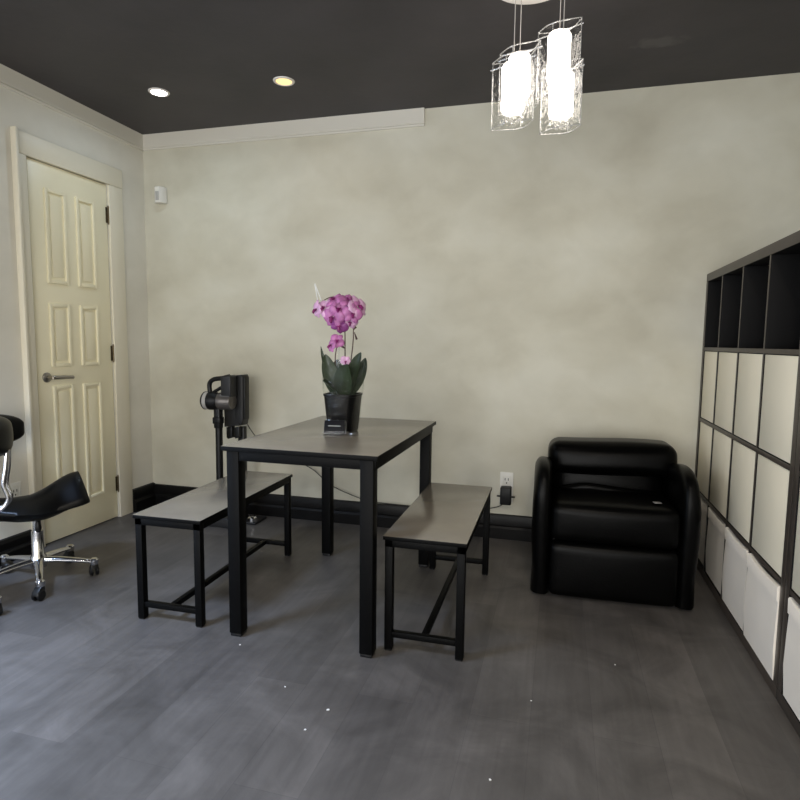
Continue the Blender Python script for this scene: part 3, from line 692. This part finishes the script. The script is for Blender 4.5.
# ------------------------------------------------------------------ saddle stools
def saddle_stool(loc, rz, base_rot, label, back_rz=0., lift=0., pad=.725):
    t = thing('saddle_stool', label, 'stool', loc, rz, 'saddle stools with chrome bases')
    b = MB(); b.lathe([(0, .068), (.034, .068), (.036, .085), (.034, .118), (.026, .128), (.024, .24), (0, .24)], (0, 0, 0), 24); b.build('column', M['chrome'], t)
    b = MB(); b.lathe([(0, .235), (.0175, .235), (.0175, .33+lift), (0, .33+lift)], (0, 0, 0), 20); b.build('gas_lift', M['chrome'], t)
    MB().box(-.07, .07, -.055, .055, .318+lift, .345+lift, .005).build('seat_plate', M['plastic'], t)
    Q = RZ(-rz-.6); b = MB(); b.tube([Q @ Vector((.02, 0, .312+lift)), Q @ Vector((.035, 0, .30+lift)), Q @ Vector((.04, 0, .262+lift)), Q @ Vector((.038, 0, .245+lift))], [.006, .010, .014, .010], 10); b.build('lever', M['plastic'], t)
    for k in range(5):
        a = base_rot+k*2*PI/5; R = RZ(a); L = .235
        b = MB(); rs = []
        for i in range(9):
            u = i/8; x = .02+u*(L-.02); z = .100-.028*u**1.6+.0; w = .021-.008*u; h = .015-.006*u
            ring = [R @ Vector((x, w*math.cos(q), z+h*math.sin(q))) for q in [2*PI*j/12 for j in range(12)]]; rs.append(ring)
        b.rings(rs); b.lathe([(0, .058), (.016, .058), (.019, .066), (.019, .082), (.013, .088), (0, .089)], R @ Vector((L, 0, 0)), 16)
        leg = b.build('leg', M['chrome'], t)
        b = MB(); ca = a+2.0+k*.9; Q = RZ(ca); o = R @ Vector((L, 0, 0))
        for s in (-1, 1):
            b2 = MB(); b2.lathe([(0, -.007), (.020, -.007), (.0235, -.004), (.0235, .004), (.020, .007), (0, .007)], (0, s*.012, 0), 20, 'y')
            for v in b2.bm.verts: v.co = Q @ (v.co+Vector((.012, 0, .0236)))+o
            me = bpy.data.meshes.new('tmp'); b2.bm.to_mesh(me); b2.bm.free(); b.bm.from_mesh(me); bpy.data.meshes.remove(me)
        b2 = MB(); b2.prism([(-.012, .040), (-.008, .058), (.012, .060), (.032, .044), (.036, .028), (.028, .026), (.012, .036)], -.016, .016, 'y', .003)
        for v in b2.bm.verts: v.co = Q @ v.co+o
        me = bpy.data.meshes.new('tmp'); b2.bm.to_mesh(me); b2.bm.free(); b.bm.from_mesh(me); bpy.data.meshes.remove(me)
        b.tube([o+Vector((0, 0, .05)), o+Vector((0, 0, .062))], .008, 10)
        b.build('caster', M['plastic'], leg)
    # saddle seat: a curved shell, high at the cantle, wings falling away
    n, mm = 22, 16; top, bot = [], []
    for i in range(n+1):
        u = -1+2*i/n; x = .215*u; hw = .150*(1-.42*smooth((-u-.1)/.9))*(1-.14*max(0, (u-.80)/.2)**2) * (1 if u > -.9 else math.sqrt(max(.02, 1-((-u-.9)/.1)**2)))
        rt, rb = [], []
        for j in range(mm+1):
            v = -1+2*j/mm; y = hw*v
            z = lift+.408+.088*smooth((u+.2)/1.2)+.010*smooth((-u-.4)/.5)-(.050+.068*smooth((u+.3)/1.2))*abs(v)**1.8; x = .180*u+.02*smooth(u)*abs(v)**2
            th = .058*(1-.55*smooth((u-.1)/.9))*max(.0, 1-abs(v)**4)**.5*(max(0, 1-max(0, abs(u)-.82)**2/.034))**.5
            rt.append(Vector((x, y, z))); rb.append(Vector((x, y*.97, z-.010-th)))
        top.append(rt); bot.append(rb)
    b = MB(); b.rings([r+list(reversed(q)) for r, q in zip(top, bot)]); b.build('seat', M['vinyl'], t, sharp=70)
    # backrest
    Q = RZ(back_rz)
    b = MB()
    for s in (-1, 1):
        b.tube([Q @ Vector(p) for p in catmull([(-.05, s*.022, .325+lift), (-.17, s*.022, .325+lift), (-.265, s*.024, .345+lift), (-.302, s*.026, .39+lift), (-.290, s*.026, .45+lift), (-.300, s*.024, pad-.12), (-.306, s*.02, pad-.045)], 7)], .0085, 10)
    b.tube([Q @ Vector((-.306, -.022, pad-.05)), Q @ Vector((-.306, .022, pad-.05))], .009, 10); b.build('backrest_bracket', M['chrome'], t)
    b = MB()
    def bow(p): return Vector((p.x-1.4*p.y*p.y*-1, p.y, p.z))
    b.cushion((-.272, 0, pad), (.036, .145, .078), .034, (.014, 0, 0), 16, lambda p: Vector((p.x+1.6*p.y*p.y, p.y, p.z*(math.sqrt(max(0, 1-(p.y/.150)**2))*.75+.25))))
    for v in b.bm.verts: v.co = Q @ v.co
    b.build('backrest', M['vinyl'], t, sharp=80)
    return t
saddle_stool((.365, -1.262, 0), math.radians(55), math.radians(-25), 'black saddle stool on chrome five-star base in front of the cream door', math.radians(-58), 0, .690)
saddle_stool((.330, -1.75, 0), math.radians(218), math.radians(-178), 'black saddle stool mostly cut off by the left edge of the picture', 0, .10, .74)

# ------------------------------------------------------------------ paint flecks on the floor
for (x, y, s, lb) in ((1.566, -1.515, .006, 'white fleck on the floor beside the near left table leg'), (2.028, -1.782, .008, 'larger white fleck on the floor in front of the table'),
                      (1.999, -1.887, .006, 'white fleck nearest the camera in front of the table'), (2.904, -1.26, .005, 'white fleck on the floor in front of the recliner'),
                      (2.628, -1.558, .005, 'white fleck on the floor in front of the right bench'), (1.847, -1.71, .005, 'small white fleck on the floor between the two benches, near the table'),
                      (2.542, -1.933, .006, 'white fleck at the bottom edge of the picture')):
    s *= .62; b = MB(); rnd = random.Random(int(x*997)); b.rings([[(s*(.7+.5*rnd.random())*math.cos(a*PI/3), s*(.5+.5*rnd.random())*math.sin(a*PI/3), z) for a in range(6)] for z in (0, .0016)])
    o = b.build('paint_fleck', M['fleck'], loc=(x, y, .0003)); o.rotation_euler.z = x*5; tag(o, lb, 'fleck', 'white flecks on the floor')

# ------------------------------------------------------------------ lights
def area(name, loc, rot, size, sy, e, col, shape='RECTANGLE', spread=PI):
    d = bpy.data.lights.new(name, 'AREA'); d.energy = e; d.color = col; d.shape = shape; d.size = size; d.size_y = sy; d.spread = spread
    o = bpy.data.objects.new(name, d); C.objects.link(o); o.location = loc; o.rotation_euler = rot; return o
area('front_fill', ((W0+W1)/2, YF-.30, (WZ0+WZ1)/2), (PI/2, 0, 0), W1-W0, WZ1-WZ0, 126, (1.0, .93, .83))  # soft fill sent in through the widened front window
area('side_fill', (-.30, (V0+V1)/2, (VZ0+VZ1)/2), (PI/2, 0, -PI/2), V1-V0, VZ1-VZ0, 34, (.74, .84, 1))  # added cool fill from the unseen side window
for x, y, e, c, sp, sz in ((.554, -.553, 1.9, (.70, .85, 1), 170, .075), (1.267, -.514, .4, (1, .78, .5), 170, .075), (.55, -2.80, 48, (.50, .67, 1), 105, .55), (1.8, -3.2, 2, (1, .93, .82), 170, .075), (2.9, -3.0, 13, (1, .90, .77), 170, .075), (3.1, -4.2, 14, (1, .91, .79), 170, .075)):  # lamps without a fixture are unseen additions; the large cool one blues the floor
    area('downlight_and_fill', (x, y, H-.012), (0, 0, 0), sz, sz, e, c, 'DISK', math.radians(sp))
w = bpy.data.worlds.new('World'); bpy.context.scene.world = w; w.use_nodes = True
w.node_tree.nodes['Background'].inputs[0].default_value = (.62, .75, 1, 1); w.node_tree.nodes['Background'].inputs[1].default_value = .8

# ------------------------------------------------------------------ camera
cam = bpy.data.cameras.new('camera'); co = bpy.data.objects.new('camera', cam); C.objects.link(co)
cam.sensor_width = 36; cam.lens = 583.9/800*36; cam.clip_start = .05
R = Vector((.96417629, .26501535, .01144332)); U = Vector((-.03720345, .09238807, .99502781)); F = Vector((-.26264041, .95980795, -.09893787))
m = Matrix((R, U, -F)).transposed().to_4x4(); m.translation = Vector((2.67791, -3.36046, 1.13004)); co.matrix_world = m
s = bpy.context.scene; s.camera = co
s.view_settings.view_transform = 'Standard'; s.view_settings.look = 'None'; s.view_settings.exposure = .23; s.view_settings.gamma = 1
s.view_settings.use_curve_mapping = False
